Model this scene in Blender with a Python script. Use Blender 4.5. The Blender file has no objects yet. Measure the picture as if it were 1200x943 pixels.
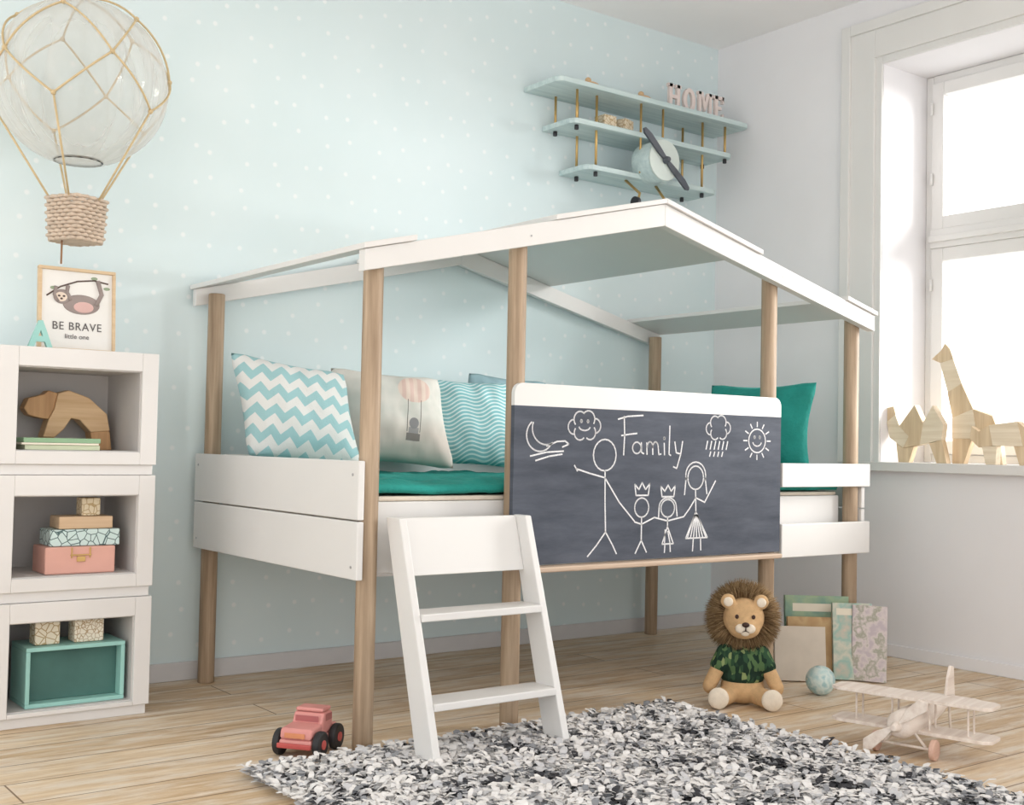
import bpy, bmesh, math, random
from mathutils import Vector, Matrix, Euler, noise
random.seed(7)
sc=bpy.context.scene
sc.view_settings.view_transform='Standard'
sc.view_settings.exposure=0.0
col=sc.collection
def lin(c):
    return tuple(((x/255)/12.92 if x/255<=.04045 else ((x/255+.055)/1.055)**2.4) for x in c)+(1,)
# ---------------- materials ----------------
def base(name,rough=.5,metal=0,spec=.4):
    m=bpy.data.materials.new(name);m.use_nodes=True
    nt=m.node_tree;b=nt.nodes['Principled BSDF']
    b.inputs['Roughness'].default_value=rough;b.inputs['Metallic'].default_value=metal
    b.inputs['Specular IOR Level'].default_value=spec
    return m,nt,b
def coords(nt,scale=(1,1,1),kind='Object',rot=(0,0,0)):
    t=nt.nodes.new('ShaderNodeTexCoord');mp=nt.nodes.new('ShaderNodeMapping')
    mp.inputs['Scale'].default_value=scale;mp.inputs['Rotation'].default_value=rot
    nt.links.new(t.outputs[kind],mp.inputs['Vector']);return mp.outputs['Vector']
def ramp(nt,fac,stops,interp='LINEAR'):
    r=nt.nodes.new('ShaderNodeValToRGB');r.color_ramp.interpolation=interp
    e=r.color_ramp.elements
    while len(e)<len(stops): e.new(.5)
    for i,(p,c) in enumerate(stops): e[i].position=p;e[i].color=c
    nt.links.new(fac,r.inputs['Fac']);return r.outputs['Color']
def nz(nt,vec,scale,detail=3,rough=.5):
    n=nt.nodes.new('ShaderNodeTexNoise');n.inputs['Scale'].default_value=scale
    n.inputs['Detail'].default_value=detail;n.inputs['Roughness'].default_value=rough
    nt.links.new(vec,n.inputs['Vector']);return n.outputs['Fac']
def mth(nt,op,a,b=None,c=None):
    n=nt.nodes.new('ShaderNodeMath');n.operation=op
    for i,v in enumerate((a,b,c)):
        if v is None: continue
        if isinstance(v,(int,float)): n.inputs[i].default_value=v
        else: nt.links.new(v,n.inputs[i])
    return n.outputs[0]
def mix(nt,fac,a,b,mode='MIX'):
    n=nt.nodes.new('ShaderNodeMix');n.data_type='RGBA';n.blend_type=mode
    for s,v in ((n.inputs[0],fac),(n.inputs[6],a),(n.inputs[7],b)):
        if isinstance(v,(int,float,tuple)): s.default_value=v
        else: nt.links.new(v,s)
    return n.outputs[2]
def bump(nt,b,h,strength=.2,dist=.01):
    n=nt.nodes.new('ShaderNodeBump');n.inputs['Strength'].default_value=strength;n.inputs['Distance'].default_value=dist
    nt.links.new(h,n.inputs['Height']);nt.links.new(n.outputs[0],b.inputs['Normal'])
def sep(nt,vec):
    s=nt.nodes.new('ShaderNodeSeparateXYZ');nt.links.new(vec,s.inputs[0]);return s.outputs
def M(name,c,rough=.5,var=.05,scale=15,bmp=0,metal=0,spec=.4):
    m,nt,b=base(name,rough,metal,spec);v=coords(nt)
    c=lin(c);lo=tuple(x*(1-var) for x in c[:3])+(1,);hi=tuple(min(1,x*(1+var)) for x in c[:3])+(1,)
    f=nz(nt,v,scale)
    nt.links.new(ramp(nt,f,[(.3,lo),(.7,hi)]),b.inputs['Base Color'])
    if bmp: bump(nt,b,nz(nt,v,scale*6),bmp)
    return m
def wood(name,c1,c2,axis='z',k=1.0,rough=.55):
    m,nt,b=base(name,rough)
    s={'x':(1.5,30,30),'y':(30,1.5,30),'z':(30,30,1.5)}[axis];s=tuple(q*k for q in s)
    v=coords(nt,s);f=nz(nt,v,1.6,5,.6)
    nt.links.new(ramp(nt,f,[(.3,lin(c1)),(.68,lin(c2))]),b.inputs['Base Color'])
    bump(nt,b,f,.12,.003);return m
white=M('white_lacquer',(223,222,220),.4,.015,4)
white2=M('shelf_white_paint',(224,222,220),.5,.02,5)
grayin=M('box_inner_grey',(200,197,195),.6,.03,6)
oak=wood('oak_post_wood',(140,118,95),(188,166,141),'z')
oakx=wood('oak_ledge_wood',(175,152,132),(208,186,164),'x')
pine=wood('pine_toy_wood',(198,160,118),(222,190,150),'x',1.2)
pinev=wood('pine_toy_wood_upright',(204,178,144),(228,206,174),'z',1.2)
pinev2=wood('pine_toy_wood_pale',(222,204,176),(240,226,204),'y',1.2)
pale=wood('whitewashed_toy_wood',(214,198,186),(238,228,218),'x',1.0)
gold=M('brass',(200,165,105),.35,.05,10,metal=.6)
rope=M('pale_gold_cord',(206,184,144),.7,.08,60,.2)
black=M('black_metal',(38,38,42),.4,.05)
darkprop=M('dark_propeller_wood',(80,84,92),.45,.15,20)
teal=M('teal_fabric',(36,146,136),.85,.12,12,.35)
tealpaint=M('mint_painted_wood',(156,206,198),.5,.05,10)
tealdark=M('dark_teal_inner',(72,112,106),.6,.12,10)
beige=M('beige_linen',(222,210,195),.85,.04,25,.25)
steel=M('screw_steel',(175,175,178),.35,.03,metal=.5)
pink=M('pink_paint',(214,146,140),.5,.04,12)
salmon=M('salmon_paint',(222,170,156),.5,.04,12)
red=M('red_paint',(188,84,80),.5,.05,12)
rubber=M('black_rubber',(42,42,44),.55,.05)
def m_slate():
    m,nt,b=base('chalkboard_slate',.75,0,.2);v=coords(nt,(1.2,1,6))
    f=nz(nt,v,3,6,.65)
    nt.links.new(ramp(nt,f,[(.3,lin((64,69,79))),(.7,lin((90,95,106)))]),b.inputs['Base Color']);return m
slate=m_slate()
chalk=M('white_chalk',(222,222,224),.95,.25,320)
def m_wallblue():
    m,nt,b=base('blue_dotted_wallpaper',.85,0,.15)
    v=coords(nt);x,y,z=sep(nt,v)
    cmb=nt.nodes.new('ShaderNodeCombineXYZ');nt.links.new(x,cmb.inputs[0]);nt.links.new(z,cmb.inputs[1])
    vo=nt.nodes.new('ShaderNodeTexVoronoi');vo.voronoi_dimensions='2D';vo.inputs['Scale'].default_value=9.5;vo.inputs['Randomness'].default_value=.55
    nt.links.new(cmb.outputs[0],vo.inputs['Vector'])
    mask=ramp(nt,vo.outputs['Distance'],[(.0,(1,1,1,1)),(.05,(1,1,1,1)),(.10,(0,0,0,1)),(1,(0,0,0,1))])
    bg=ramp(nt,nz(nt,v,2.5,4),[(.3,lin((213,228,230))),(.7,lin((219,232,234)))])
    nt.links.new(mix(nt,mask,bg,lin((231,238,239))),b.inputs['Base Color'])
    return m
def m_floor():
    m,nt,b=base('whitewashed_floorboards',.5,0,.35)
    v=coords(nt)
    br=nt.nodes.new('ShaderNodeTexBrick');br.offset=.37;br.inputs['Scale'].default_value=1
    br.inputs['Brick Width'].default_value=2.3;br.inputs['Row Height'].default_value=.165
    br.inputs['Mortar Size'].default_value=.0026;br.inputs['Mortar Smooth'].default_value=.3;br.inputs['Bias'].default_value=0
    br.inputs['Color1'].default_value=lin((236,221,198));br.inputs['Color2'].default_value=lin((216,195,166));br.inputs['Mortar'].default_value=lin((132,108,84))
    nt.links.new(v,br.inputs['Vector'])
    g=nz(nt,coords(nt,(2.2,30,1)),1.5,7,.7)
    grain=ramp(nt,g,[(.28,lin((182,158,130))),(.46,lin((228,214,196))),(.70,lin((255,251,244)))])
    c=mix(nt,.9,br.outputs['Color'],grain,'MULTIPLY')
    wm=nz(nt,coords(nt,(1.4,8,1)),2.4,8,.7)
    wmask=ramp(nt,wm,[(.46,(0,0,0,1)),(.60,(.7,.7,.7,1))])
    c2=mix(nt,wmask,c,lin((228,219,206)))
    dk=nz(nt,coords(nt,(2.5,22,1)),3.1,6,.75)
    dmask=ramp(nt,dk,[(.60,(0,0,0,1)),(.71,(.6,.6,.6,1))])
    c2=mix(nt,dmask,c2,lin((166,138,106)))
    c3=mix(nt,br.outputs['Fac'],c2,lin((134,110,86)))
    nt.links.new(c3,b.inputs['Base Color']);bump(nt,b,g,.15,.004);return m
wallblue=m_wallblue();floorm=m_floor()
wallwhite=M('white_plaster',(235,234,236),.85,.02,3)
ceilm=M('ceiling_paint',(247,246,246),.9,.01,3)
basem=M('baseboard_grey_paint',(208,207,208),.5,.02)
# ---------------- builder ----------------
class B:
    def __init__(s): s.v=[];s.f=[];s.m=[];s.s=[]
    def add(s,vs,fs,m=0,sm=False,X=None):
        o=len(s.v)
        for p in vs:
            p=Vector(p)
            if X is not None:p=X@p
            s.v.append(p)
        for i,f in enumerate(fs):
            s.f.append([o+k for k in f]);s.m.append(m);s.s.append(sm if not isinstance(sm,list) else sm[i])
        return s
    def box(s,x0,x1,y0,y1,z0,z1,m=0,X=None):
        vs=[(x0,y0,z0),(x1,y0,z0),(x1,y1,z0),(x0,y1,z0),(x0,y0,z1),(x1,y0,z1),(x1,y1,z1),(x0,y1,z1)]
        return s.add(vs,[(0,3,2,1),(4,5,6,7),(0,1,5,4),(1,2,6,5),(2,3,7,6),(3,0,4,7)],m,False,X)
    def cyl(s,p0,p1,r0,r1=None,n=24,m=0,X=None):
        r1=r0 if r1 is None else r1
        p0=Vector(p0);p1=Vector(p1);d=(p1-p0).normalized()
        a=d.orthogonal().normalized();b=d.cross(a)
        vs=[];
        for p,r in((p0,r0),(p1,r1)):
            for i in range(n):
                t=2*math.pi*i/n;vs.append(p+a*r*math.cos(t)+b*r*math.sin(t))
        fs=[(i,(i+1)%n,n+(i+1)%n,n+i) for i in range(n)];sm=[True]*n
        fs+=[tuple(range(n-1,-1,-1)),tuple(range(n,2*n))];sm+=[False,False]
        return s.add(vs,fs,m,sm,X)
    def ell(s,c,r,m=0,X=None,nu=24,nv=14,fn=None):
        c=Vector(c);r=(r,r,r) if isinstance(r,(int,float)) else r
        vs=[c+Vector((0,0,r[2]))]
        for j in range(1,nv):
            ph=math.pi*j/nv
            for i in range(nu):
                t=2*math.pi*i/nu;k=fn(t,ph) if fn else 1
                vs.append(c+Vector((r[0]*k*math.sin(ph)*math.cos(t),r[1]*k*math.sin(ph)*math.sin(t),r[2]*math.cos(ph))))
        vs.append(c-Vector((0,0,r[2])));L=len(vs)-1
        fs=[(0,1+i,1+(i+1)%nu) for i in range(nu)]
        for j in range(nv-2):
            for i in range(nu):
                a=1+j*nu;fs.append((a+i,a+nu+i,a+nu+(i+1)%nu,a+(i+1)%nu))
        a=1+(nv-2)*nu
        fs+=[(L,a+(i+1)%nu,a+i) for i in range(nu)]
        return s.add(vs,fs,m,True,X)
    def prism(s,pts,ax,d0,d1,m=0,X=None):
        g={'y':lambda a,b,d:(a,d,b),'x':lambda a,b,d:(d,a,b),'z':lambda a,b,d:(a,b,d)}[ax]
        n=len(pts);vs=[g(a,b,d0) for a,b in pts]+[g(a,b,d1) for a,b in pts]
        fs=[(i,(i+1)%n,n+(i+1)%n,n+i) for i in range(n)]+[tuple(range(n-1,-1,-1)),tuple(range(n,2*n))]
        return s.add(vs,fs,m,False,X)
    def tube(s,pts,r,n=8,closed=False,m=0,X=None):
        P=[Vector(p) for p in pts];K=len(P);vs=[]
        up=None
        for i in range(K):
            if closed: d=(P[(i+1)%K]-P[i-1])
            else: d=P[min(i+1,K-1)]-P[max(i-1,0)]
            d.normalize()
            if up is None: up=d.orthogonal().normalized()
            up=(up-d*up.dot(d)).normalized();b=d.cross(up)
            for j in range(n):
                t=2*math.pi*j/n;vs.append(P[i]+(up*math.cos(t)+b*math.sin(t))*r)
        fs=[]
        for i in range(K if closed else K-1):
            for j in range(n):
                a=i*n;c=((i+1)%K)*n;fs.append((a+j,a+(j+1)%n,c+(j+1)%n,c+j))
        if not closed: fs+=[tuple(range(n-1,-1,-1)),tuple(range((K-1)*n,K*n))]
        return s.add(vs,fs,m,True,X)
    def done(s,name,parent=None,mats=(),bev=0,loc=None,rot=None,remesh=0,sub=0,recalc=True):
        me=bpy.data.meshes.new(name);me.from_pydata([tuple(p) for p in s.v],[],s.f)
        for i,p in enumerate(me.polygons): p.material_index=s.m[i];p.use_smooth=s.s[i]
        if recalc:
            bm=bmesh.new();bm.from_mesh(me);bmesh.ops.recalc_face_normals(bm,faces=bm.faces);bm.to_mesh(me);bm.free()
        for m in (mats if isinstance(mats,(list,tuple)) else [mats]): me.materials.append(m)
        o=bpy.data.objects.new(name,me);col.objects.link(o)
        if parent:o.parent=parent
        if loc:o.location=loc
        if rot:o.rotation_euler=rot
        if remesh:
            q=o.modifiers.new('r','REMESH');q.mode='VOXEL';q.voxel_size=remesh;q.use_smooth_shade=True
            q=o.modifiers.new('s','SMOOTH');q.iterations=8;q.factor=.6
        if bev:
            q=o.modifiers.new('b','BEVEL');q.width=bev;q.segments=2;q.limit_method='ANGLE';q.angle_limit=.7
        if sub:
            q=o.modifiers.new('u','SUBSURF');q.levels=sub;q.render_levels=sub
        return o
def G(name,loc=(0,0,0),rz=0):
    e=bpy.data.objects.new(name,None);e.empty_display_size=.05;e.location=loc;e.rotation_euler=(0,0,rz);col.objects.link(e);return e
def txt(name,parent,body,size,loc,mat,ext=.002,rot=(math.pi/2,0,0),align='CENTER',bev=0,sx=1,space=1):
    c=bpy.data.curves.new(name+'_c','FONT');c.body=body;c.size=size;c.extrude=ext;c.align_x=align;c.offset=bev;c.space_character=space
    t=bpy.data.objects.new(name+'_t',c);col.objects.link(t)
    bpy.context.view_layer.update()
    me=bpy.data.meshes.new_from_object(t.evaluated_get(bpy.context.evaluated_depsgraph_get()))
    bpy.data.objects.remove(t);me.materials.clear();me.materials.append(mat)
    for v in me.vertices: v.co.x*=sx
    o=bpy.data.objects.new(name,me);col.objects.link(o);o.location=loc;o.rotation_euler=rot
    if parent:o.parent=parent
    return o
XR=2.5186;YW=1.13;H=2.7175;XL=-3.2;YF=-4.2
# ---------------- room ----------------
B().box(XL,XR+.35,YF,YW+.12,-.05,0).done('floor',None,floorm)
B().box(XL,XR+.35,YF,YW+.12,H,H+.08).done('ceiling',None,ceilm)
B().box(XL,XR+.35,YW,YW+.12,0,H).done('wall_back',None,wallblue)
wy0,wy1,wz0,wz1=-1.35,.20,.775,2.42
w=B();w.box(XR,XR+.35,YF,YW,0,wz0);w.box(XR,XR+.35,YF,YW,wz1,H);w.box(XR,XR+.35,wy1,YW,wz0,wz1);w.box(XR,XR+.35,YF,wy0,wz0,wz1)
w.done('wall_right',None,wallwhite)
B().box(XL,XR,YW-.014,YW-.0005,0,.062).done('baseboard_back',None,basem,.003)
B().box(XR-.012,XR-.0005,YF,YW-.015,0,.05).done('baseboard_right',None,wallwhite,.003)
t=B()
for (a,b_,th) in ((.0,.19,.012),(.03,.16,.022),(.145,.19,.034)):
    x0,x1=XR-th,XR-.0005
    t.box(x0,x1,wy1+a,wy1+b_,wz0,wz1+b_)
    t.box(x0,x1,wy0-b_,wy0-a,wz0,wz1+b_)
    t.box(x0,x1,wy0-a,wy1+a,wz1+a,wz1+b_)
t.done('trim_window',None,white,.003)
s=B();s.box(XR-.05,XR-.0005,wy0-.09,wy1+.09,wz0-.032,wz0+.004);s.box(XR-.0005,XR+.29,wy0+.001,wy1-.001,wz0,wz0+.004)
s.done('window_sill',None,white,.003)
g=G('window_1',(XR+.30,0,0))
fr=B();x0,x1=0,.05
fr.box(x0,x1,wy1-.035,wy1-.001,wz0+.005,wz1-.001);fr.box(x0,x1,wy0+.001,wy0+.035,wz0+.005,wz1-.001)
fr.box(x0,x1,wy0+.035,wy1-.035,wz1-.035,wz1-.001);fr.box(x0,x1,wy0+.035,wy1-.035,wz0+.005,wz0+.04)
fr.box(x0-.02,x1,wy0+.035,wy1-.035,1.68,1.76);fr.box(x0-.035,x1,wy0+.035,wy1-.035,1.705,1.73)
ymid=(wy0+wy1)/2
fr.box(x0-.02,x1,ymid-.04,ymid+.04,wz0+.04,wz1-.035)
for (ya,yb2) in ((ymid+.04,wy1-.035),(wy0+.035,ymid-.04)):
    for (za,zb) in ((wz0+.04,1.68),(1.76,wz1-.035)):
        q=.055;a0,a1=x0-.012,x0+.035
        fr.box(a0,a1,ya,ya+q,za,zb);fr.box(a0,a1,yb2-q,yb2,za,zb);fr.box(a0,a1,ya+q,yb2-q,za,za+q);fr.box(a0,a1,ya+q,yb2-q,zb-q,zb)
fr.done('window_frame',g,white,.003)
hb=B()
for z in (.95,1.5,1.95,2.25): hb.cyl((-.02,wy1-.04,z),(-.02,wy1-.04,z+.05),.006)
hb.done('hinges',g,white)
def m_glass():
    m=bpy.data.materials.new('window_glass');m.use_nodes=True;nt=m.node_tree;nt.nodes.clear()
    o=nt.nodes.new('ShaderNodeOutputMaterial');mx=nt.nodes.new('ShaderNodeMixShader');a=nt.nodes.new('ShaderNodeBsdfTransparent');b=nt.nodes.new('ShaderNodeBsdfGlossy')
    b.inputs['Roughness'].default_value=.05;mx.inputs[0].default_value=.05
    nt.links.new(a.outputs[0],mx.inputs[1]);nt.links.new(b.outputs[0],mx.inputs[2]);nt.links.new(mx.outputs[0],o.inputs[0]);return m
B().box(.015,.018,wy0+.05,wy1-.05,wz0+.05,wz1-.05).done('glass',g,m_glass())
# ---------------- house bed ----------------
bed=G('house_bed')
W=1.05;L=2.06;r=.0275
def rz(x): return 1.592-.247*abs(x-1.03)
posts=B()
for x in (.008,.494,1.60,L):
    z=min(rz(x)-.03,1.6);posts.cyl((x,0,0),(x,0,z),r,r,28)
for x in (.008,L):
    posts.cyl((x,W,0),(x,W,rz(x)-.03),r,r,28)
posts.done('posts',bed,oak,.003)
ends=B();sc_=B()
for xa,xb in ((-.040,-.0205),(2.089,2.108)):
    ends.box(xa,xb,-.03,W+.03,.452,.606);ends.box(xa,xb,-.03,W+.03,.610,.767)
for y in (0,W):
    for z in (.485,.73): sc_.cyl((-.0415,y,z),(-.039,y,z),.004,n=12)
ends.done('end_panels',bed,white,.003);
rails=B()
rails.box(.036,2.03,.028,.046,.46,.655);rails.box(.036,2.03,W-.046,W-.029,.46,.767)
rails.box(1.625,2.115,-.048,-.029,.446,.562);rails.box(1.625,2.115,-.048,-.029,.69,.773)
rails.box(.04,2.03,.046,W-.046,.45,.468)
rails.done('side_rails',bed,white,.003)
rf=B();th=.07
for ya,yb2 in ((-.062,-.0285),(W+.0285,W+.055)):
    xl,xr_=-.055,2.115
    pts=[(xl,rz(xl)),(1.03,rz(1.03)),(xr_,rz(xr_)),(xr_,rz(xr_)-.058),(1.03,rz(1.03)-th),(xl,rz(xl)-.058)]
    rf.prism([pts[0],pts[1],pts[4],pts[5]],'y',ya,yb2);rf.prism([pts[1],pts[2],pts[3],pts[4]],'y',ya,yb2)
rf.done('roof_rafters',bed,white,.002)
pn=B()
def panel(xa,xb):
    pn.prism([(xa,rz(xa)+.001),(xb,rz(xb)+.001),(xb,rz(xb)+.017),(xa,rz(xa)+.017)],'y',-.072,W+.065)
panel(.58,1.03);panel(1.03,1.485);panel(-.062,.10);panel(1.945,2.122)
pn.done('roof_panels',bed,white,.002)
for y in (-.063,):
    for x in (.494,1.6,L): sc_.cyl((x,y,rz(x)-.035),(x,y-.001,rz(x)-.035),.003,n=12)
sc_.done('screws',bed,steel)
# chalkboard
cb=B();bx0,bx1,bz0,bz1=.458,1.615,.469,.998
cb.box(bx0,bx1,-.046,-.030,bz0,.932,0);R=.03
pts=[(bx0,.932),(bx1,.932)]
for k in range(7):
    a=k/6*math.pi/2;pts.append((bx1-R+R*math.cos(a),bz1-R+R*math.sin(a)))
for k in range(7):
    a=math.pi/2+k/6*math.pi/2;pts.append((bx0+R+R*math.cos(a),bz1-R+R*math.sin(a)))
cb.prism(pts,'y',-.046,-.030,1)
cb.done('chalkboard',bed,[slate,white])
B().box(.51,1.585,-.085,-.032,.450,.466).done('chalk_ledge',bed,oakx,.004)
strokes=[]
def st(*p): strokes.append([(a,b) for a,b in p])
def arc(cx,cy,rx,ry,a0=0,a1=360,n=20): strokes.append([(cx+rx*math.cos(math.radians(a0+(a1-a0)*i/n)),cy+ry*math.sin(math.radians(a0+(a1-a0)*i/n))) for i in range(n+1)])
arc(95,150,50,48,30,230);arc(118,130,52,48,62,200);st((60,212),(120,200),(185,196));st((80,225),(130,212),(180,205));st((120,182),(160,168),(190,166),(205,175),(180,184));
def cloud(cx,cy,s):
    for a,b,q in ((-42,5,22),(-18,-18,24),(15,-20,25),(42,0,22),(22,20,22),(-18,22,22)): 
        an=math.degrees(math.atan2(b,a));arc(cx+a*s,cy+b*s,q*s,q*s,an-85,an+85,10)
cloud(265,118,1.0);arc(265,121,22,12,10,170,8);arc(252,105,3,4,n=6);arc(278,105,3,4,n=6)
cloud(845,110,.9)
for i in range(6): st((795+i*19,155),(788+i*19,182))
for i in range(4): st((810+i*19,190),(805+i*19,205))
arc(1035,150,42,40);arc(1035,152,22,16,15,165,8);arc(1022,138,3,4,n=6);arc(1048,138,3,4,n=6)
for i in range(12):
    a=i*math.pi/6;st((1035+50*math.cos(a),150+48*math.sin(a)),(1035+68*math.cos(a),150+64*math.sin(a)))
st((425,85),(428,145),(425,205));st((400,95),(440,85),(505,80));st((415,145),(450,140),(480,137))
arc(480,182,18,18,-30,330,14);st((499,165),(500,195),(510,200))
st((522,165),(524,202));arc(536,180,12,18,-180,0,8);st((548,180),(549,202));arc(560,180,12,18,-180,0,8);st((572,180),(575,202),(585,200))
st((598,165),(600,203));arc(598,150,3,3,n=6);st((622,110),(620,200),(628,204));st((645,160),(652,195),(668,198));st((680,158),(672,200),(655,245),(640,240))
arc(348,206,46,48);st((350,254),(352,350),(356,440));st((350,275),(290,262),(235,248));st((240,255),(228,238));st((350,275),(410,350),(475,410))
st((356,440),(320,480),(285,512));st((356,440),(385,480),(402,508))
arc(505,368,30,30);st((505,398),(505,470));st((505,420),(475,412));st((505,420),(560,400));st((505,470),(480,510));st((505,470),(528,508))
st((480,330),(474,295),(492,312),(505,290),(520,312),(538,293),(532,330),(480,330))
arc(618,372,30,28);arc(618,368,38,30,180,360,10);st((580,368),(578,400));st((656,368),(660,398));st((618,400),(618,430));st((618,412),(560,400));st((618,412),(690,400))
st((618,430),(595,485),(645,485),(618,430));st((608,440),(606,480));st((620,445),(630,482));st((608,485),(606,512));st((630,485),(632,510))
st((592,335),(586,302),(604,318),(618,298),(632,318),(650,300),(644,335),(592,335))
arc(742,275,36,38);arc(742,268,46,44,160,380,12);st((698,275),(692,330));st((786,275),(795,328));st((742,313),(745,385));st((744,340),(715,375),(690,400));st((744,340),(785,355),(835,285))
st((745,385),(700,470),(800,470),(745,385));
for i in range(7): st((740+i*2,395),(708+i*14,468))
st((735,470),(732,512));st((768,470),(770,510))
ck=B()
for S_ in strokes:
    for (a,b),(c,d) in zip(S_[:-1],S_[1:]):
        p=Vector((bx0+a/1000,bz1-b/1000));q=Vector((bx0+c/1000,bz1-d/1000));dd=(q-p)
        if dd.length<1e-5: continue
        nn=Vector((-dd.y,dd.x)).normalized()*.0024;e=dd.normalized()*.001
        p=p-e;q=q+e
        y=-.0466
        ck.add([(p.x+nn.x,y,p.y+nn.y),(p.x-nn.x,y,p.y-nn.y),(q.x-nn.x,y,q.y-nn.y),(q.x+nn.x,y,q.y+nn.y)],[(0,1,2,3)])
ck.done('chalk_drawing',bed,chalk)
# ladder
ld=B();prof=[(-.205,.010),(-.295,.010),(-.100,.618),(-.030,.618)]
for xa,xb in ((.046,.068),(.462,.484)): ld.prism(prof,'x',xa,xb)
ld.box(.068,.462,-.255,-.155,.140,.160);ld.box(.068,.462,-.188,-.090,.356,.376)
ld.prism([(-.101,.465),(-.084,.465),(-.040,.616),(-.057,.616)],'x',.068,.462)
ld.done('ladder',bed,white,.003)
# mattress + duvet
g=G('mattress')
B().box(.05,2.02,.05,W-.05,.47,.655).done('mattress_body',g,beige,.02)
B().box(.034,2.026,.036,W-.05,.6555,.6695).done('linen_sheet',g,beige,.006)
def duvet():
    b=B();nx,ny=120,60
    x0,x1,y0,y1=.032,2.03,.030,W-.048
    for j in range(ny+1):
        for i in range(nx+1):
            x=x0+(x1-x0)*i/nx;y=y0+(y1-y0)*j/ny
            e=min(i,nx-i,j,ny-j)
            z=.709+.014*noise.noise(Vector((x*5,y*9,0)))+.010*noise.noise(Vector((x*14+y*6,y*24,3)))
            if e<3: z=z*.3+.7*.702
            z-= {0:.012,1:.003}.get(e,0)
            b.v.append(Vector((x,y,z)))
    n1=nx+1
    for j in range(ny):
        for i in range(nx):
            a=j*n1+i;b.f.append([a,a+1,a+1+n1,a+n1]);b.m.append(0);b.s.append(True)
    o=b.done('teal_duvet',None,teal,recalc=False)
    q=o.modifiers.new('s','SOLIDIFY');q.thickness=.018;q.offset=-1
duvet()
# ---------------- pillows ----------------
def m_chev():
    m,nt,b=base('chevron_fabric',.9,0,.1);x,y,z=sep(nt,coords(nt))
    p=mth(nt,'PINGPONG',mth(nt,'ADD',mth(nt,'MULTIPLY',x,1.0),5),.030)
    f=mth(nt,'FRACT',mth(nt,'MULTIPLY',mth(nt,'ADD',mth(nt,'ADD',z,5),p),15))
    k=mth(nt,'GREATER_THAN',f,.5)
    nt.links.new(mix(nt,k,lin((228,229,227)),lin((162,202,206))),b.inputs['Base Color']);bump(nt,b,nz(nt,coords(nt),200),.15);return m
def m_wavy():
    m,nt,b=base('wavy_teal_fabric',.9,0,.1);x,y,z=sep(nt,coords(nt,(1,1,1),'Object',(0,math.radians(12),0)))
    s=mth(nt,'MULTIPLY',mth(nt,'SINE',mth(nt,'MULTIPLY',x,52)),.009)
    f=mth(nt,'FRACT',mth(nt,'MULTIPLY',mth(nt,'ADD',mth(nt,'ADD',z,5),s),70))
    k=mth(nt,'GREATER_THAN',f,.6)
    nt.links.new(mix(nt,k,lin((134,190,196)),lin((214,230,230))),b.inputs['Base Color']);return m
def m_print():
    m,nt,b=base('balloon_print_fabric',.9,0,.1);v=coords(nt);x,y,z=sep(nt,v)
    c=ramp(nt,nz(nt,v,7,3),[(.35,lin((206,208,202))),(.6,lin((226,223,216))),(.8,lin((192,200,192)))])
    low=ramp(nt,mth(nt,'ADD',z,mth(nt,'MULTIPLY',nz(nt,v,6),.12)),[(0,(1,1,1,1)),(.07,(0,0,0,1))])
    c=mix(nt,mth(nt,'MULTIPLY',low,.6),c,lin((212,194,184)))
    def el(cx,cz,rx,rz_):
        a=mth(nt,'DIVIDE',mth(nt,'SUBTRACT',x,cx),rx);q=mth(nt,'DIVIDE',mth(nt,'SUBTRACT',z,cz),rz_)
        return mth(nt,'LESS_THAN',mth(nt,'ADD',mth(nt,'MULTIPLY',a,a),mth(nt,'MULTIPLY',q,q)),1)
    str_=mth(nt,'GREATER_THAN',mth(nt,'SINE',mth(nt,'MULTIPLY',x,220)),0)
    balc=mix(nt,str_,lin((222,196,186)),lin((230,212,200)))
    c=mix(nt,el(.06,.095,.060,.050),c,balc)
    def rect(x0,x1,z0,z1):
        return mth(nt,'MULTIPLY',mth(nt,'MULTIPLY',mth(nt,'GREATER_THAN',x,x0),mth(nt,'LESS_THAN',x,x1)),mth(nt,'MULTIPLY',mth(nt,'GREATER_THAN',z,z0),mth(nt,'LESS_THAN',z,z1)))
    c=mix(nt,rect(.035,.0375,-.06,.055),c,lin((110,106,104)));c=mix(nt,rect(.082,.0845,-.06,.055),c,lin((110,106,104)))
    c=mix(nt,rect(.035,.085,-.090,-.065),c,lin((140,132,128)))
    c=mix(nt,rect(.042,.078,-.065,-.045),c,lin((165,160,160)))
    c=mix(nt,el(.060,-.030,.017,.020),c,lin((150,148,150)))
    nt.links.new(c,b.inputs['Base Color']);return m
def pillow(name,w,h,t,loc,rot,mat,shear=0,pull=.085):
    b=B();n=26
    for side in (1,-1):
        o=len(b.v)
        for j in range(n+1):
            for i in range(n+1):
                u=-1+2*i/n;v=-1+2*j/n
                k=((1-abs(u)**2.4)*(1-abs(v)**2.4))**.55
                x=u*(1-pull*(1-v*v))*w/2;z=v*(1-pull*(1-u*u))*h/2
                cr=max(0,abs(u*v)-.72);x*=1-.22*cr;z*=1-.22*cr
                wr=.009*noise.noise(Vector((x*12,z*12,side*3)))+.008*noise.noise(Vector((x*30,z*22,side*5)))
                y=-side*(t/2*k)+wr*min(1,k*2)
                b.v.append(Vector((x-shear*z,y,z)))
        for j in range(n):
            for i in range(n):
                a=o+j*(n+1)+i;b.f.append([a,a+1,a+n+2,a+n+1]);b.m.append(0);b.s.append(True)
    o=b.done(name,None,mat,loc=loc,rot=[math.radians(q) for q in rot])
    bm=bmesh.new();bm.from_mesh(o.data);bmesh.ops.remove_doubles(bm,verts=bm.verts,dist=.0004);bmesh.ops.recalc_face_normals(bm,faces=bm.faces);bm.to_mesh(o.data);bm.free()
    for p in o.data.polygons:p.use_smooth=True
    return o
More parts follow.
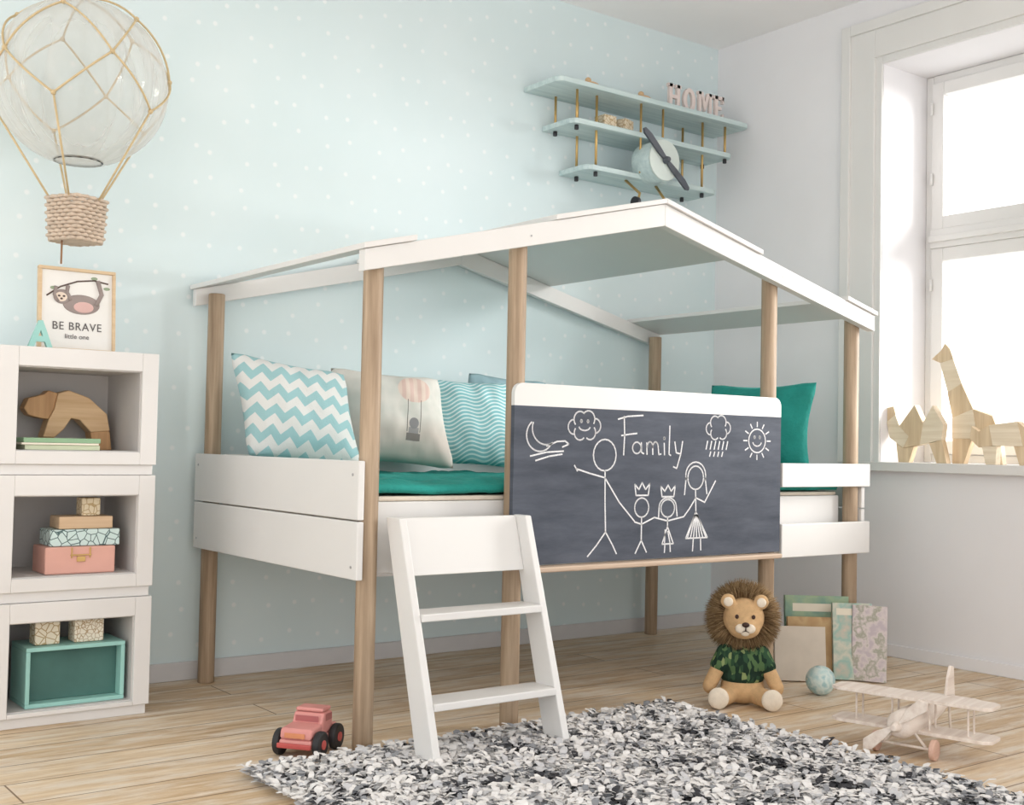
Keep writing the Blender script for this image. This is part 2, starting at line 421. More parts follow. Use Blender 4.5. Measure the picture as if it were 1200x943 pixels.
pillow('throw_pillow',.40,.35,.18,(.185,.78,.905),(-14,9,-20),m_chev(),.34)
pillow('throw_pillow',.41,.34,.18,(.58,.83,.902),(-12,4,-20),m_print(),.22)
pillow('throw_pillow',.38,.335,.16,(.905,.83,.895),(-12,2,-20),m_wavy(),.14)
pillow('throw_pillow',.36,.34,.09,(1.16,.93,.92),(-8,4,-10),M('grey_blue_fabric',(150,180,188),.9,.08,15,.2))
pillow('throw_pillow',.52,.365,.13,(1.93,.335,.905),(-8,0,-84),teal,0,.14)
# ---------------- storage boxes ----------------
X0,X1,Yb0=-.765,-.315,.70
ox0,ox1=-.715,-.364
def crate(z0,face_h,oz0,oz1,n):
    g=G('storage_cube',(0,0,z0));b=B();z1=face_h
    b.box(X0,ox0,Yb0,YW-.02,.03,z1);b.box(ox1,X1,Yb0,YW-.02,.03,z1)
    b.box(ox0,ox1,Yb0,YW-.02,.03,oz0-z0);b.box(ox0,ox1,Yb0,YW-.02,oz1-z0,z1)
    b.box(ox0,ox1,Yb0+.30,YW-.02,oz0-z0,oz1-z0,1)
    b.box(X0+.006,X1-.006,Yb0+.012,YW-.03,0.0,.03,0)
    b.done('cabinet',g,[white2,grayin],.002)
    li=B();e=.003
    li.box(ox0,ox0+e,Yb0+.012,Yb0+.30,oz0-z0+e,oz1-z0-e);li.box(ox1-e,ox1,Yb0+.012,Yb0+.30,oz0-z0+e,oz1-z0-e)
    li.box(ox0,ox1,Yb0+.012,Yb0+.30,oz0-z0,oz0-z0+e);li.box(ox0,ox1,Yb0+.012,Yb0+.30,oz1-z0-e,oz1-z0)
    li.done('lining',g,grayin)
crate(0,.347,.043,.292,1);crate(.348,.357,.416,.647,2);crate(.706,.361,.773,1.012,3)
def sil(pts,cx,cy,sx,sy): return [((x-cx)*sx,(cy-y)*sy) for x,y in pts]
bh=[(38,480),(43,468),(60,463),(65,458),(76,461),(72,480),(66,492),(58,491),(44,488)]
bb=[(76,461),(88,457),(112,465),(134,484),(138,504),(115,506),(102,492),(92,490),(84,503),(74,513),(60,513),(66,492),(72,480)]
bl=[(138,504),(141,527),(118,527),(115,506)]
z1_=.776
b=B();b.prism(sil(bh,90,527,.00255,.00255),'y',-.026,.026,0);b.prism(sil(bb,90,527,.00255,.00255),'y',-.03,.03,1);b.prism(sil(bl,90,527,.00255,.00255),'y',-.028,.028,0);
b.prism(sil([(60,513),(74,513),(74,527),(60,527)],90,527,.00255,.00255),'y',-.028,.028,0)
b.done('wooden_bear',None,[wood('walnut_toy_wood',(176,134,92),(200,158,114),'z'),pine],.003,loc=(-.515,.92,z1_+.0005))
bk=B();bk.box(-.085,.125,-.075,.07,0,.014,0);bk.box(-.095,.12,-.08,.065,.0145,.020,1);bk.box(-.09,.125,-.08,.065,.0205,.034,2)
bk.done('book_stack',None,[M('book_sage',(196,204,176),.6),M('book_pages',(235,228,212),.8),M('book_green',(140,174,140),.6)],.001,loc=(-.60,.80,z1_+.0005))
def m_pattern(name,bg,fg,scale=60,wd_=.05):
    m,nt,b=base(name,.6);v=coords(nt);vo=nt.nodes.new('ShaderNodeTexVoronoi');vo.feature='DISTANCE_TO_EDGE';vo.inputs['Scale'].default_value=scale
    nt.links.new(v,vo.inputs['Vector']);nt.links.new(ramp(nt,vo.outputs['Distance'],[(0,lin(fg)),(wd_,lin(fg)),(wd_+.03,lin(bg))]),b.inputs['Base Color']);return m
g=G('toy_box_stack',(-.515,.80,.4195))
B().box(-.10,.10,-.06,.07,0,.078).done('salmon_case',g,salmon,.004)
B().box(-.028,-.024,-.063,-.06,.045,.076).box(.024,.028,-.063,-.06,.045,.076).box(-.03,.03,-.064,-.06,.052,.056).box(-.012,.012,-.065,-.06,.035,.05).done('latch',g,gold,.001)
B().box(-.085,.115,-.05,.06,.079,.127).done('patterned_box',g,m_pattern('teal_leaf_pattern',(206,226,224),(70,98,100),42,.03),.003)
B().box(-.06,.095,-.045,.05,.128,.164).done('wooden_box',g,wood('light_oak_box',(198,168,134),(220,192,160),'x'),.003)
B().box(.008,.062,-.03,.026,.165,.217).done('alphabet_cube',g,m_pattern('block_gold_pattern',(226,212,184),(186,160,116),60),.003)
g=G('mint_display_box',(-.52,.80,.0465))
q=B();q.box(-.14,.14,-.07,.09,0,.012);q.box(-.14,.14,-.07,.09,.158,.17);q.box(-.14,-.128,-.07,.09,.012,.158);q.box(.128,.14,-.07,.09,.012,.158)
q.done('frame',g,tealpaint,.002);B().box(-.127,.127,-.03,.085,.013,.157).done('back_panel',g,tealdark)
g=G('pattern_block',(-.595,.79,.2175));B().box(-.035,.035,-.03,.03,0,.066).done('cube',g,m_pattern('block_pattern_a',(228,218,198),(180,156,116),52),.004)
g=G('pattern_block',(-.475,.79,.2175));B().box(-.045,.04,-.032,.032,0,.066).done('cube',g,m_pattern('block_pattern_b',(234,226,210),(184,160,126),85),.004)
# picture frame
g=G('framed_sloth_print',(-.511,.86,1.0685));g.rotation_euler=(math.radians(-4),0,0)
q=B();q.box(-.114,.114,-.01,.01,0,.010);q.box(-.114,.114,-.01,.01,.244,.254);q.box(-.114,-.104,-.01,.01,.010,.244);q.box(.104,.114,-.01,.01,.010,.244)
q.done('frame',g,wood('frame_wood',(200,172,138),(218,194,160),'x'),.002)
B().box(-.104,.104,-.003,.008,.010,.244).done('paper',g,M('print_paper',(230,228,224),.8,.01))
grey=M('sloth_fur',(150,138,134),.9,.08);sfa=M('sloth_face',(225,208,192),.9);sl=M('sloth_pink',(212,176,170),.9)
q=B();y=-.0035
q.tube([(-.09,y,.165),(-.05,y,.195),(0,y,.215),(.05,y,.222),(.092,y,.215)],.0025,6,m=3)
q.ell((.012,y,.145),(.055,.003,.030),0);q.ell((-.045,y-.001,.165),(.026,.004,.022),0);q.ell((-.048,y-.003,.164),(.019,.003,.015),1);q.ell((.018,y-.002,.137),(.03,.003,.017),2)
for (a,c) in ((-.055,.150),(-.02,.155)): q.tube([(a,y,c),(a-.012,y,c+.02),(a-.008,y,c+.045)],.006,6,m=0)
q.tube([(.055,y,.145),(.072,y,.18),(.060,y,.222)],.007,6,m=0)
q.ell((-.055,y-.006,.166),(.004,.002,.003),3);q.ell((-.041,y-.006,.166),(.004,.002,.003),3);q.ell((-.048,y-.006,.158),(.004,.002,.003),3)
for (a,c) in ((.05,.228),(-.07,.19),(.088,.20)): q.ell((a,y,c),(.010,.001,.005),4)
q.done('sloth_art',g,[grey,sfa,sl,M('branch_brown',(96,82,76),.9),M('leaf_sage',(150,165,140),.9)])
txt('caption_text',g,'BE BRAVE',.034,(0,-.004,.066),M('ink',(96,92,92),.9),.0005,space=1.12,sx=.92)
txt('caption_small_text',g,'little one',.020,(0,-.004,.040),M('ink_small',(110,106,106),.9),.0005)
txt('letter_a_decoration',None,'A',.115,(-.636,.79,1.0680),tealpaint,.008,bev=.003,sx=.85)
# ---------------- balloon ----------------
bc=Vector((-.53,.84,1.875));Rb=.255
g=G('hot_air_balloon_decoration',bc)
def m_env():
    m=bpy.data.materials.new('balloon_clear_acrylic');m.use_nodes=True;nt=m.node_tree;nt.nodes.clear()
    o=nt.nodes.new('ShaderNodeOutputMaterial');mx=nt.nodes.new('ShaderNodeMixShader');a=nt.nodes.new('ShaderNodeBsdfTransparent')
    p=nt.nodes.new('ShaderNodeBsdfPrincipled');p.inputs['Base Color'].default_value=lin((224,222,216));p.inputs['Roughness'].default_value=.10
    lw=nt.nodes.new('ShaderNodeLayerWeight');lw.inputs['Blend'].default_value=.4
    f=mth(nt,'MULTIPLY_ADD',lw.outputs['Facing'],.60,.17)
    nt.links.new(mth(nt,'MINIMUM',f,.8),mx.inputs[0])
    nt.links.new(a.outputs[0],mx.inputs[1]);nt.links.new(p.outputs[0],mx.inputs[2]);nt.links.new(mx.outputs[0],o.inputs[0]);return m
q=B()
fn=lambda t,ph:(.945+.055*abs(math.sin(t*7)))
q.ell((0,0,0),(Rb,Rb,Rb*.97),0,None,168,48,fn)
q.done('envelope',g,m_env())
def sp(lat,lon,r=Rb*1.012): 
    a,b_=math.radians(lat),math.radians(lon);return Vector((r*math.cos(a)*math.cos(b_),r*math.cos(a)*math.sin(b_),r*math.sin(a)))
def garc(p,q,n=10): return [(p.lerp(q,i/n)).normalized()*Rb*1.012 for i in range(n+1)]
q=B();rr=.0033;N=5
zr=-.235;rad=.068
for k in range(N):
    st_=360/N;lo=k*st_+20;up=sp(45,lo);m1=sp(8,lo+st_/2);m0=sp(8,lo-st_/2)
    q.tube(garc(sp(88,lo),up),rr);q.tube(garc(up,m1),rr);q.tube(garc(up,m0),rr)
    d=sp(-22,lo);q.tube(garc(m1,d),rr);q.tube(garc(m0,d),rr)
    a=math.radians(lo);
    q.tube([d,Vector((math.cos(a)*.075,math.sin(a)*.075,-.355))],rr)
    for c in (up,m1,d): q.ell(c,.008,nu=10,nv=6)
q.tube([(0,0,Rb*.97),(0,0,H-bc.z-.001)],.0025)
q.done('rope_net',g,rope)
q=B();q.tube([(rad*math.cos(i*math.pi/16),rad*math.sin(i*math.pi/16),zr) for i in range(32)],.0035,8,True)
q.done('mouth_ring',g,black)
q=B();nr=12
def sq(t,R_):
    c,s_=math.cos(t),math.sin(t);k=(abs(c)**5+abs(s_)**5)**(-1/5);return R_*c*k,R_*s_*k
for j in range(nr):
    z=-.352-.0112*j
    P=[]
    for i in range(64):
        t_=i*2*math.pi/64+.5;x_,y_=sq(t_-.5,.066-.0006*j+.0045*math.cos(i*math.pi/2+j*math.pi))
        P.append((x_*math.cos(.5)-y_*math.sin(.5),x_*math.sin(.5)+y_*math.cos(.5),z))
    q.tube(P,.0060,6,True)
q.cyl((0,0,-.478),(0,0,-.474),.064)
q.done('wicker_basket',g,M('wicker',(206,188,170),.85,.12,40,.3))
q=B();q.tube([(-.04,0,-.47),(-.04,0,-.548)],.003);q.done('hanging_cord',g,M('brown_cord',(150,115,85),.8))
# ---------------- plane shelf ----------------
mintw=wood('mint_washed_wood',(180,200,201),(208,223,222),'x',1.0)
g=G('biplane_wall_shelf')
q=B()
def wing(x0,x1,y0,z):
    R=.03;y1=YW-.002;q.prism([(x0,y1),(x0+.0,y0+R),(x0+R*.4,y0+R*.3),(x0+R,y0),(x1-R,y0),(x1-R*.4,y0+R*.3),(x1,y0+R),(x1,y1)],'z',z,z+.022)
wing(1.36,2.49,.895,2.285);wing(1.46,2.41,.92,2.138);wing(1.555,2.33,.94,1.965)
q.done('wing_boards',g,mintw,.003)
q=B();kb=B()
for x in (1.62,2.25):
    for y in (.965,1.09):
        q.cyl((x,y,1.95),(x,y,2.285),.0055,n=12);kb.cyl((x,y,1.945),(x,y,1.965),.009,n=12)
for x in (1.50,2.38):
    for y in (.95,1.09):
        q.cyl((x,y,2.12),(x,y,2.285),.0055,n=12);kb.cyl((x,y,2.118),(x,y,2.138),.009,n=12)
for x in (1.84,1.97): q.cyl((x,.93,1.987),(x,.93,2.285),.005,n=12)
q.tube([(1.82,1.0,1.965),(1.84,.93,1.90),(1.80,.90,1.85)],.006);q.tube([(2.0,1.0,1.965),(1.98,.93,1.90),(2.0,.90,1.85)],.006)
q.cyl((1.80,.90,1.85),(2.0,.90,1.85),.005,n=12)
kb.cyl((1.78,.90,1.85),(1.80,.90,1.85),.024);kb.cyl((2.0,.90,1.85),(2.02,.90,1.85),.024)
q.done('brass_struts',g,gold);kb.done('knobs_and_wheels',g,black,.002)
q=B();q.cyl((1.91,.86,2.04),(1.91,.97,2.04),.088,.088,40);q.done('engine_disc',g,mintw,.006)
q=B();q.cyl((1.91,.86,2.04),(1.91,.852,2.04),.088,.088,40);q.done('engine_rim',g,M('pale_rim',(206,216,210),.4,.03),.003)
X=Matrix.Translation((1.91,.845,2.04))@Matrix.Rotation(math.radians(40),4,'Y')
q=B()
for s_ in (1,-1):
    q.prism([(s_*.0,.008),(s_*.05,.014),(s_*.13,.019),(s_*.17,.012),(s_*.175,0),(s_*.16,-.012),(s_*.05,-.013),(0,-.008)],'y',-.005,.005,0,X)
q.cyl((1.91,.85,2.04),(1.91,.825,2.04),.018,.010)
q.done('propeller',g,darkprop,.002)
# slab-serif letters
hm=M('letter_pale_pink',(222,208,203),.6,.03)
q=B();h=.108;D=.007
def seg(x0,x1,z0,z1): q.box(x0,x1,-D,D,z0,z1)
for a in (0,.050): seg(a,a+.020,0,h);seg(a-.007,a+.027,0,.014);seg(a-.007,a+.027,h-.014,h)
seg(.02,.050,.046,.061)
n=24;ang=[2*math.pi*i/n for i in range(n)]
oc=[(.134+.040*math.cos(a),h/2+h/2*math.sin(a)) for a in ang];ic=[(.134+.018*math.cos(a),h/2+(h/2-.018)*math.sin(a)) for a in ang]
for i in range(n):
    j=(i+1)%n;q.prism([oc[i],oc[j],ic[j],ic[i]],'y',-D,D)
o=.196
for a in (0,.072): seg(o+a,o+a+.017,0,h);seg(o+a-.006,o+a+.023,0,.013);
seg(o-.006,o+.017,h-.013,h);seg(o+.072,o+.095,h-.013,h)
q.prism([(o+.012,h),(o+.030,h),(o+.051,.042),(o+.040,.024)],'y',-D*.95,D*.95);q.prism([(o+.077,h),(o+.059,h),(o+.038,.042),(o+.049,.024)],'y',-D*.9,D*.9)
o=.308
seg(o,o+.020,0,h);seg(o-.006,o+.062,0,.015);seg(o-.006,o+.062,h-.015,h);seg(o+.02,o+.045,.047,.061);seg(o+.050,o+.062,0,.030);seg(o+.050,o+.062,h-.030,h)
ho=q.done('home_letters',None,hm,0,loc=(2.02,.950,2.3075));ho.scale=(.93,1,1)
wb=m_pattern('block_letters_gold',(228,214,190),(190,164,124),55)
for i,x in enumerate((1.70,1.80)):
    B().box(-.034,.034,-.034,.034,0,.058).done('letter_block',None,wb,.003,loc=(x,1.0,2.1605),rot=(0,0,.3*i))
for x,y,z in ((1.60,.97,2.3075),(1.90,.97,2.3075)):
    q=B();q.ell((0,0,.02),(.035,.018,.014),0);q.ell((-.025,0,.035),(.014,.012,.012),0);q.box(-.028,-.016,-.012,.012,0,.02);q.box(.012,.024,-.012,.012,0,.02)
    q.done('wooden_figurine',None,pine,loc=(x,y,z))
# ---------------- sill animals (faceted blocks) ----------------
def sillan(name,pieces,cx,x,y,sx,sy):
    q=B()
    for k,(pts,th_,m_) in enumerate(pieces):
        P=[(-a,b_) for a,b_ in sil(pts,cx,541,sx,sy)];q.prism(P,'x',-th_*.8,th_*.8,m_)
    q.done(name,None,[pinev,pinev2,pinev],.0012,loc=(x,y,wz0+.0045))
sillan('wooden_camel',[([(1037,490),(1041,478),(1060,474),(1063,484),(1052,493)],.016,0),([(1052,493),(1063,484),(1068,498),(1080,510),(1073,524),(1056,512)],.019,1),
 ([(1068,498),(1087,473),(1097,494),(1093,520),(1073,524),(1080,510)],.022,0),([(1097,494),(1108,474),(1121,496),(1119,514),(1093,520)],.020,1),
 ([(1064,518),(1073,524),(1086,522),(1080,541),(1067,541)],.018,0),([(1104,518),(1119,514),(1125,541),(1113,541)],.018,2)],1080,2.575,.095,.0038,.0034)
sillan('wooden_giraffe',[([(1093,418),(1104,408),(1108,400),(1114,407),(1118,419),(1103,423)],.015,0),([(1103,423),(1118,419),(1128,448),(1112,458)],.017,1),([(1112,458),(1128,448),(1141,478),(1118,488)],.019,0),
 ([(1118,488),(1141,478),(1146,512),(1118,512)],.022,1),([(1141,478),(1162,486),(1169,505),(1146,512)],.020,0),
 ([(1118,512),(1140,512),(1131,541),(1118,541)],.018,0),([(1148,511),(1169,505),(1173,541),(1160,541)],.018,1)],1130,2.64,-.105,.0039,.0034)
sillan('wooden_rhino',[([(1158,512),(1160,498),(1168,504),(1180,497),(1184,520),(1168,522)],.018,0),([(1180,497),(1210,493),(1216,520),(1184,520)],.024,1),([(1210,493),(1225,506),(1226,520),(1216,520)],.022,0),
 ([(1172,521),(1188,520),(1187,541),(1176,541)],.02,1),([(1206,520),(1226,520),(1226,541),(1212,541)],.02,0)],1190,2.575,-.295,.0038,.0034)
# ---------------- rug ----------------
g=G('shag_rug')
rx0,rx1,ry0,ry1=-.36,1.075,-1.95,-.055
B().box(rx0+.02,rx1-.02,ry0+.02,ry1-.02,0,.008).done('rug_base',g,M('rug_backing',(190,190,190),.95,.1,40))
q=B();random.seed(3)
for i in range(21000):
    x=random.uniform(rx0,rx1);y=random.uniform(ry0,ry1);a=random.uniform(0,2*math.pi)
    l=random.uniform(.014,.034);w_=random.uniform(.006,.012);h0=random.uniform(.006,.020);h1=h0+random.uniform(.002,.018)
    d=Vector((math.cos(a),math.sin(a),0));n_=Vector((-d.y,d.x,0))*w_;p=Vector((x,y,0))
    t_=.50+.62*noise.noise(Vector((x*11,y*11,1)))+random.uniform(-.32,.32)
    m_=3 if t_<.12 else 2 if t_<.25 else 1 if t_<.44 else 0
    q.add([p-n_*.6+Vector((0,0,h0)),p+n_*.6+Vector((0,0,h0)),p+d*l*.5+n_+Vector((0,0,(h0+h1)/2+.005)),p+d*l*.5-n_+Vector((0,0,(h0+h1)/2+.005)),p+d*l+n_*.5+Vector((0,0,h1)),p+d*l-n_*.5+Vector((0,0,h1))],[(0,1,2,3),(3,2,4,5)],m_,False)
q.done('rug_tufts',g,[M('tuft_white',(232,230,228),.95),M('tuft_light_grey',(202,202,204),.95),M('tuft_mid_grey',(142,144,148),.95),M('tuft_black',(58,58,62),.95)],recalc=False)
# ---------------- toy lion ----------------
g=G('plush_lion',(1.325,-.145,0),math.radians(-43))
tan=M('lion_tan_plush',(206,170,126),.95,.08,60,.4);cream=M('lion_cream_plush',(230,218,200),.95,.05,60,.3)
brown=M('lion_nose_brown',(60,38,30),.6)
def m_leaf():
    m,nt,b=base('leaf_print_shirt',.9,0,.1);v=coords(nt,(1,1,.5));vo=nt.nodes.new('ShaderNodeTexVoronoi');vo.inputs['Scale'].default_value=95;vo.inputs['Randomness'].default_value=1
    nt.links.new(v,vo.inputs['Vector']);h=sep(nt,vo.outputs['Color'])[0]
    nt.links.new(ramp(nt,h,[(0,lin((36,54,44))),(.4,lin((50,76,56))),(.62,lin((82,108,72))),(.82,lin((44,66,52))),(.93,lin((132,146,98)))],'CONSTANT'),b.inputs['Base Color']);return m
q=B();q.ell((0,0,.055),(.070,.058,.055));q.ell((0,.0,.10),(.062,.05,.07));
for s_ in (1,-1):
    for k in range(8):
        f=k/7;q.ell((s_*(.035+.045*f),-.02-.075*f,.038-.008*f),(.033-.004*f,.034-.004*f,.032-.004*f),nu=14,nv=8)
    for k in range(9):
        f=k/8;q.ell((s_*(.055+.052*f),-.012-.02*f,.165-.105*f),(.025-.003*f,.025-.002*f,.026),nu=14,nv=8)
q.tube([(0,.05,.03),(.06,.09,.02),(.11,.07,.02)],.01)
q.done('body',g,tan,remesh=.004)
q=B();q.ell((0,-.002,.125),(.070,.058,.062));q.ell((0,0,.09),(.072,.060,.035))
for s_ in (1,-1):
    for k in range(4):
        f=k/8;q.ell((s_*(.055+.052*f),-.012-.02*f,.165-.105*f),(.031,.031,.028),nu=14,nv=8)
q.done('shirt',g,m_leaf(),remesh=.004)
q=B()
for s_ in (1,-1): q.ell((s_*.083,-.112,.036),(.033,.014,.034))
q.done('soles',g,cream)
hc=Vector((0,-.02,.278))
q=B();q.ell(hc,(.066,.058,.064));q.ell(hc+Vector((0,-.035,-.018)),(.040,.034,.032));q.ell(hc+Vector((0,-.02,-.03)),(.052,.04,.036))
for s_ in (1,-1): q.ell(hc+Vector((s_*.052,-.028,.055)),(.025,.012,.025))
q.done('head',g,tan,remesh=.004)
q=B()
for s_ in (1,-1): q.ell(hc+Vector((s_*.052,-.038,.054)),(.015,.006,.015));q.ell(hc+Vector((s_*.014,-.066,-.026)),(.018,.012,.015))
q.ell(hc+Vector((0,-.062,-.04)),(.014,.010,.010));q.done('muzzle',g,cream)
q=B();q.ell(hc+Vector((0,-.079,-.012)),(.012,.007,.008));q.tube([hc+Vector((0,-.079,-.018)),hc+Vector((0,-.078,-.030))],.0015,6)
q.tube([hc+Vector((-.012,-.073,-.036)),hc+Vector((0,-.0775,-.031)),hc+Vector((.012,-.073,-.036))],.0014,6)
for s_ in (1,-1): q.ell(hc+Vector((s_*.026,-.056,.010)),(.006,.004,.007))
q.done('eyes_nose_mouth',g,brown)
q=B();mc=hc+Vector((0,.03,.0));q.ell(mc,(.085,.04,.085),1)
random.seed(5)
for i in range(6500):
    while True:
        d=Vector((random.gauss(0,1),random.gauss(0,1),random.gauss(0,1))).normalized()
        if d.y>-.62: break
    s0=mc+Vector((d.x*.07,d.y*.035,d.z*.07));l=random.uniform(.044,.064)
    dd=(Vector((d.x,d.y*.55-.12,d.z))+Vector([random.uniform(-.2,.2) for _ in range(3)])).normalized()
    e=s0+dd*l+Vector((0,0,-.004));mid=s0+dd*l*.5;a=dd.orthogonal().normalized()*.0016;b_=dd.cross(a)
    q.add([s0+a,s0-a*.5+b_*.87,s0-a*.5-b_*.87,mid+a*.8,mid-a*.4+b_*.7,mid-a*.4-b_*.7,e],[(0,1,4,3),(1,2,5,4),(2,0,3,5),(3,4,6),(4,5,6),(5,3,6)],random.choice((0,0,1,2)),True)
q.done('mane',g,[M('mane_brown',(142,116,82),.9),M('mane_dark',(114,90,62),.9),M('mane_light',(176,148,110),.9)],recalc=False)
# ---------------- toy truck ----------------
g=G('toy_truck',(-.118,.062,0),math.atan2(.6,.8));g.scale=(1.1,1.1,1.1)
q=B();q.box(-.075,.075,-.042,.042,.024,.044,0);q.prism([(-.075,.044),(-.073,.064),(-.066,.069),(-.01,.072),(-.01,.044)],'y',-.04,.04,0)
q.prism([(-.012,.044),(-.012,.072),(.000,.094),(.044,.094),(.048,.072),(.048,.044)],'y',-.040,.040,0)
q.box(.048,.075,-.04,.04,.044,.060,0)
q.done('body',g,pink,.006)
B().box(-.001,.046,-.036,.036,.0945,.104).done('roof',g,pink,.004)
B().box(-.082,-.0755,-.044,.044,.024,.036).done('bumper',g,red,.003)
B().box(-.0775,-.0752,-.026,.026,.048,.060).done('grille',g,M('grille_orange',(214,140,100),.5),.001)
B().box(-.013,-.0123,-.03,.03,.074,.088).box(.006,.04,-.0412,-.0402,.074,.090).done('windows',g,M('window_dark_pink',(170,100,100),.3),.001)
q=B();hb=B()
for x in (-.045,.045):
    for y0,y1 in ((-.060,-.043),(.043,.060)):
        q.cyl((x,y0,.031),(x,y1,.031),.031,n=32)
        ye=y0 if y0<0 else y1;hb.cyl((x,ye-.002,.031),(x,ye+.002,.031),.011,n=20)
q.done('wheels',g,rubber,.004);hb.done('hubs',g,red)
# ---------------- ball ----------------
def m_marb(name='blue_marbled_ball',cs=((170,200,200),(208,220,214),(150,188,192),(225,225,212)),sc__=22,rough=.35):
    m,nt,b=base(name,rough);v=coords(nt)
    nt.links.new(ramp(nt,nz(nt,v,sc__,4),[(.35,lin(cs[0])),(.48,lin(cs[1])),(.58,lin(cs[2])),(.72,lin(cs[3]))]),b.inputs['Base Color']);return m
B().ell((0,0,0),.049,nu=40,nv=24).done('toy_ball',None,m_marb(),loc=(1.655,-.195,.0492))
# ---------------- books ----------------
g=G('picture_books')
def book(nm,c,w_,h_,t_,mat,yaw,lean,band=None):
    X=Matrix.Translation(c)@Matrix.Rotation(yaw,4,'Z')@Matrix.Rotation(lean,4,'X')
    q=B();q.box(-w_/2,w_/2,-t_/2,-t_/2+.002,0,h_,0,X);q.box(-w_/2,w_/2,t_/2-.002,t_/2,0,h_,0,X);q.box(-w_/2,-w_/2+.002,-t_/2,t_/2,0,h_,0,X)
    q.box(-w_/2+.002,w_/2-.004,-t_/2+.002,t_/2-.002,.004,h_-.004,1,X)
    if band:
        for (x0,x1,z0,z1) in band[1]: q.box(x0*w_,x1*w_,-t_/2-.0006,-t_/2,z0*h_,z1*h_,2,X)
    q.done(nm,g,[mat,bpy.data.materials['book_pages']]+([band[0]] if band else []))
yw=math.radians(-40)
pap=M('cover_label_cream',(226,218,200),.7)
book('book_beige',(1.775,-.012,.004),.18,.19,.015,M('book_cover_kraft',(204,194,180),.7),yw,math.radians(-10))
book('book_brown',(1.866,.000,.004),.19,.215,.02,m_marb('book_cover_brown',((180,146,102),(196,166,122),(170,134,92),(204,178,140)),9,.6),yw,math.radians(-8))
book('book_green',(1.915,.028,.004),.23,.285,.025,m_marb('book_cover_landscape',((122,154,138),(158,178,146),(130,162,148),(200,192,150)),7,.6),yw,math.radians(-6),(pap,[(-.38,.38,.80,.90)]))
book('book_map',(1.955,-.10,.004),.14,.27,.02,m_marb('book_cover_teal_map',((132,172,162),(202,200,184),(150,184,174),(212,188,170)),12,.6),yw,math.radians(-8),(pap,[(-.4,.4,.84,.93)]))
book('book_floral',(1.985,-.145,.004),.12,.265,.02,m_marb('book_cover_floral',((192,180,186),(212,202,200),(162,162,146),(218,206,206)),30,.6),math.radians(-58),math.radians(-6))
# ---------------- toy plane ----------------
g=G('wooden_toy_airplane',(1.275,-.815,0),math.radians(14));g.scale=(1.03,1.03,1.03)
q=B()
secs=[(-.125,.024,.024,.085),(-.10,.036,.036,.085),(0,.036,.038,.085),(.08,.032,.034,.085),(.20,.018,.022,.092),(.30,.008,.011,.098)]
n=16;vs=[];
for x,ry,rz_,zc in secs:
    for i in range(n):
        t_=2*math.pi*i/n;vs.append((x,ry*math.cos(t_),zc+rz_*math.sin(t_)))
fs=[(k*n+i,k*n+(i+1)%n,(k+1)*n+(i+1)%n,(k+1)*n+i) for k in range(len(secs)-1) for i in range(n)]+[tuple(range(n)),tuple(range(len(vs)-n,len(vs)))]
q.add(vs,fs,0,True);q.done('fuselage',g,pale)
def wingp(q,xc,ch,sp_,z,t_=.009):
    q.prism([(xc-ch/2,-sp_/2+.02),(xc-ch/2+.015,-sp_/2),(xc+ch/2-.015,-sp_/2),(xc+ch/2,-sp_/2+.02),(xc+ch/2,sp_/2-.02),(xc+ch/2-.015,sp_/2),(xc-ch/2+.015,sp_/2),(xc-ch/2,sp_/2-.02)],'z',z,z+t_)
q=B();wingp(q,-.005,.095,.43,.058);wingp(q,-.005,.095,.43,.142);wingp(q,.27,.06,.17,.097,.006)
q.prism([(.235,.10),(.255,.16),(.275,.190),(.298,.185),(.308,.10)],'y',-.004,.004)
for y in (-.15,.15,-.05,.05):
    q.cyl((-.025,y,.064),(-.025,y,.143),.003,n=8);q.cyl((.020,y,.064),(.020,y,.143),.003,n=8)
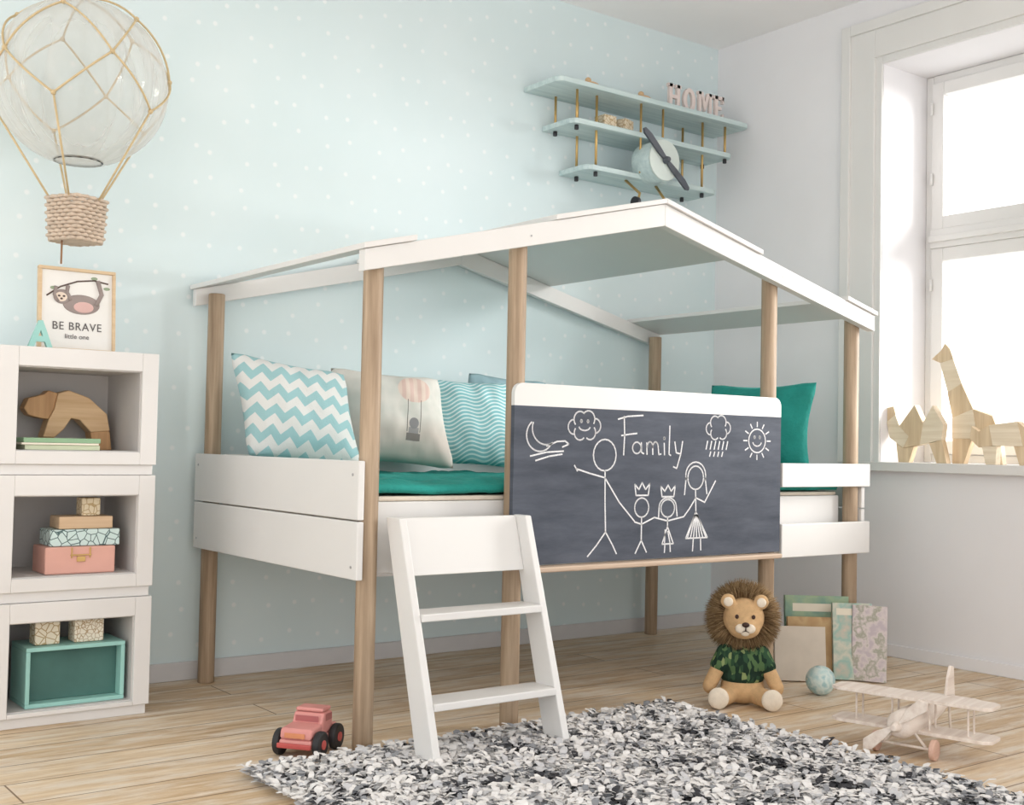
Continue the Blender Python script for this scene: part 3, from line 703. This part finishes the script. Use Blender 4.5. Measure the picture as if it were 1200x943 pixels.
for s_ in (1,-1): q.tube([(-.06,s_*.02,.065),(-.065,s_*.055,.030)],.004);
q.cyl((-.065,-.075,.027),(-.065,.075,.027),.004,n=8);q.cyl((.27,0,.09),(.285,0,.004),.004,n=8)
q.done('wings_tail_struts',g,pale,.001)
q=B()
for s_ in (1,-1): q.cyl((-.065,s_*.07,.027),(-.065,s_*.084,.027),.027,n=28)
q.done('wheels',g,wood('wheel_pinkish_wood',(198,156,138),(220,186,168),'x'),.003)
q=B()
for s_ in (1,-1): q.prism([(-.008*1,0),(s_*.05,.017),(s_*.095,.020),(s_*.112,0),(s_*.095,-.014),(s_*.04,-.010)],'x',-.004,.004,0,Matrix.Translation((-.132,0,.088))@Matrix.Rotation(math.radians(-40),4,'X'))
q.cyl((-.124,0,.085),(-.148,0,.085),.015,.008);q.done('propeller',g,pale,.002)
# ---------------- lights ----------------
wd=bpy.data.worlds.new('World');sc.world=wd;wd.use_nodes=True
bg=wd.node_tree.nodes['Background'];bg.inputs[0].default_value=(1,.995,.99,1);bg.inputs[1].default_value=1.85
sl_=bpy.data.lights.new('sun','SUN');sl_.energy=11;sl_.angle=math.radians(40);sl_.color=(1,.98,.95)
so=bpy.data.objects.new('sun',sl_);col.objects.link(so);so.rotation_euler=Vector((-.72,.46,-.24)).to_track_quat('-Z','Y').to_euler()
# ---------------- camera ----------------
yaw,pit,rol=.6444,.0360,.0202
F=Vector((math.sin(yaw)*math.cos(pit),math.cos(yaw)*math.cos(pit),math.sin(pit)))
Rr=F.cross(Vector((0,0,1))).normalized();U=Rr.cross(F)
R2=Rr*math.cos(rol)+U*math.sin(rol);U2=-Rr*math.sin(rol)+U*math.cos(rol)
cd=bpy.data.cameras.new('camera');cd.sensor_width=36;cd.lens=1393.12/1200*36;cd.clip_start=.05
co=bpy.data.objects.new('camera',cd);col.objects.link(co)
mw=Matrix(((R2.x,U2.x,-F.x,-1.6035),(R2.y,U2.y,-F.y,-2.7764),(R2.z,U2.z,-F.z,.8160),(0,0,0,1)))
co.matrix_world=mw
sc.camera=co
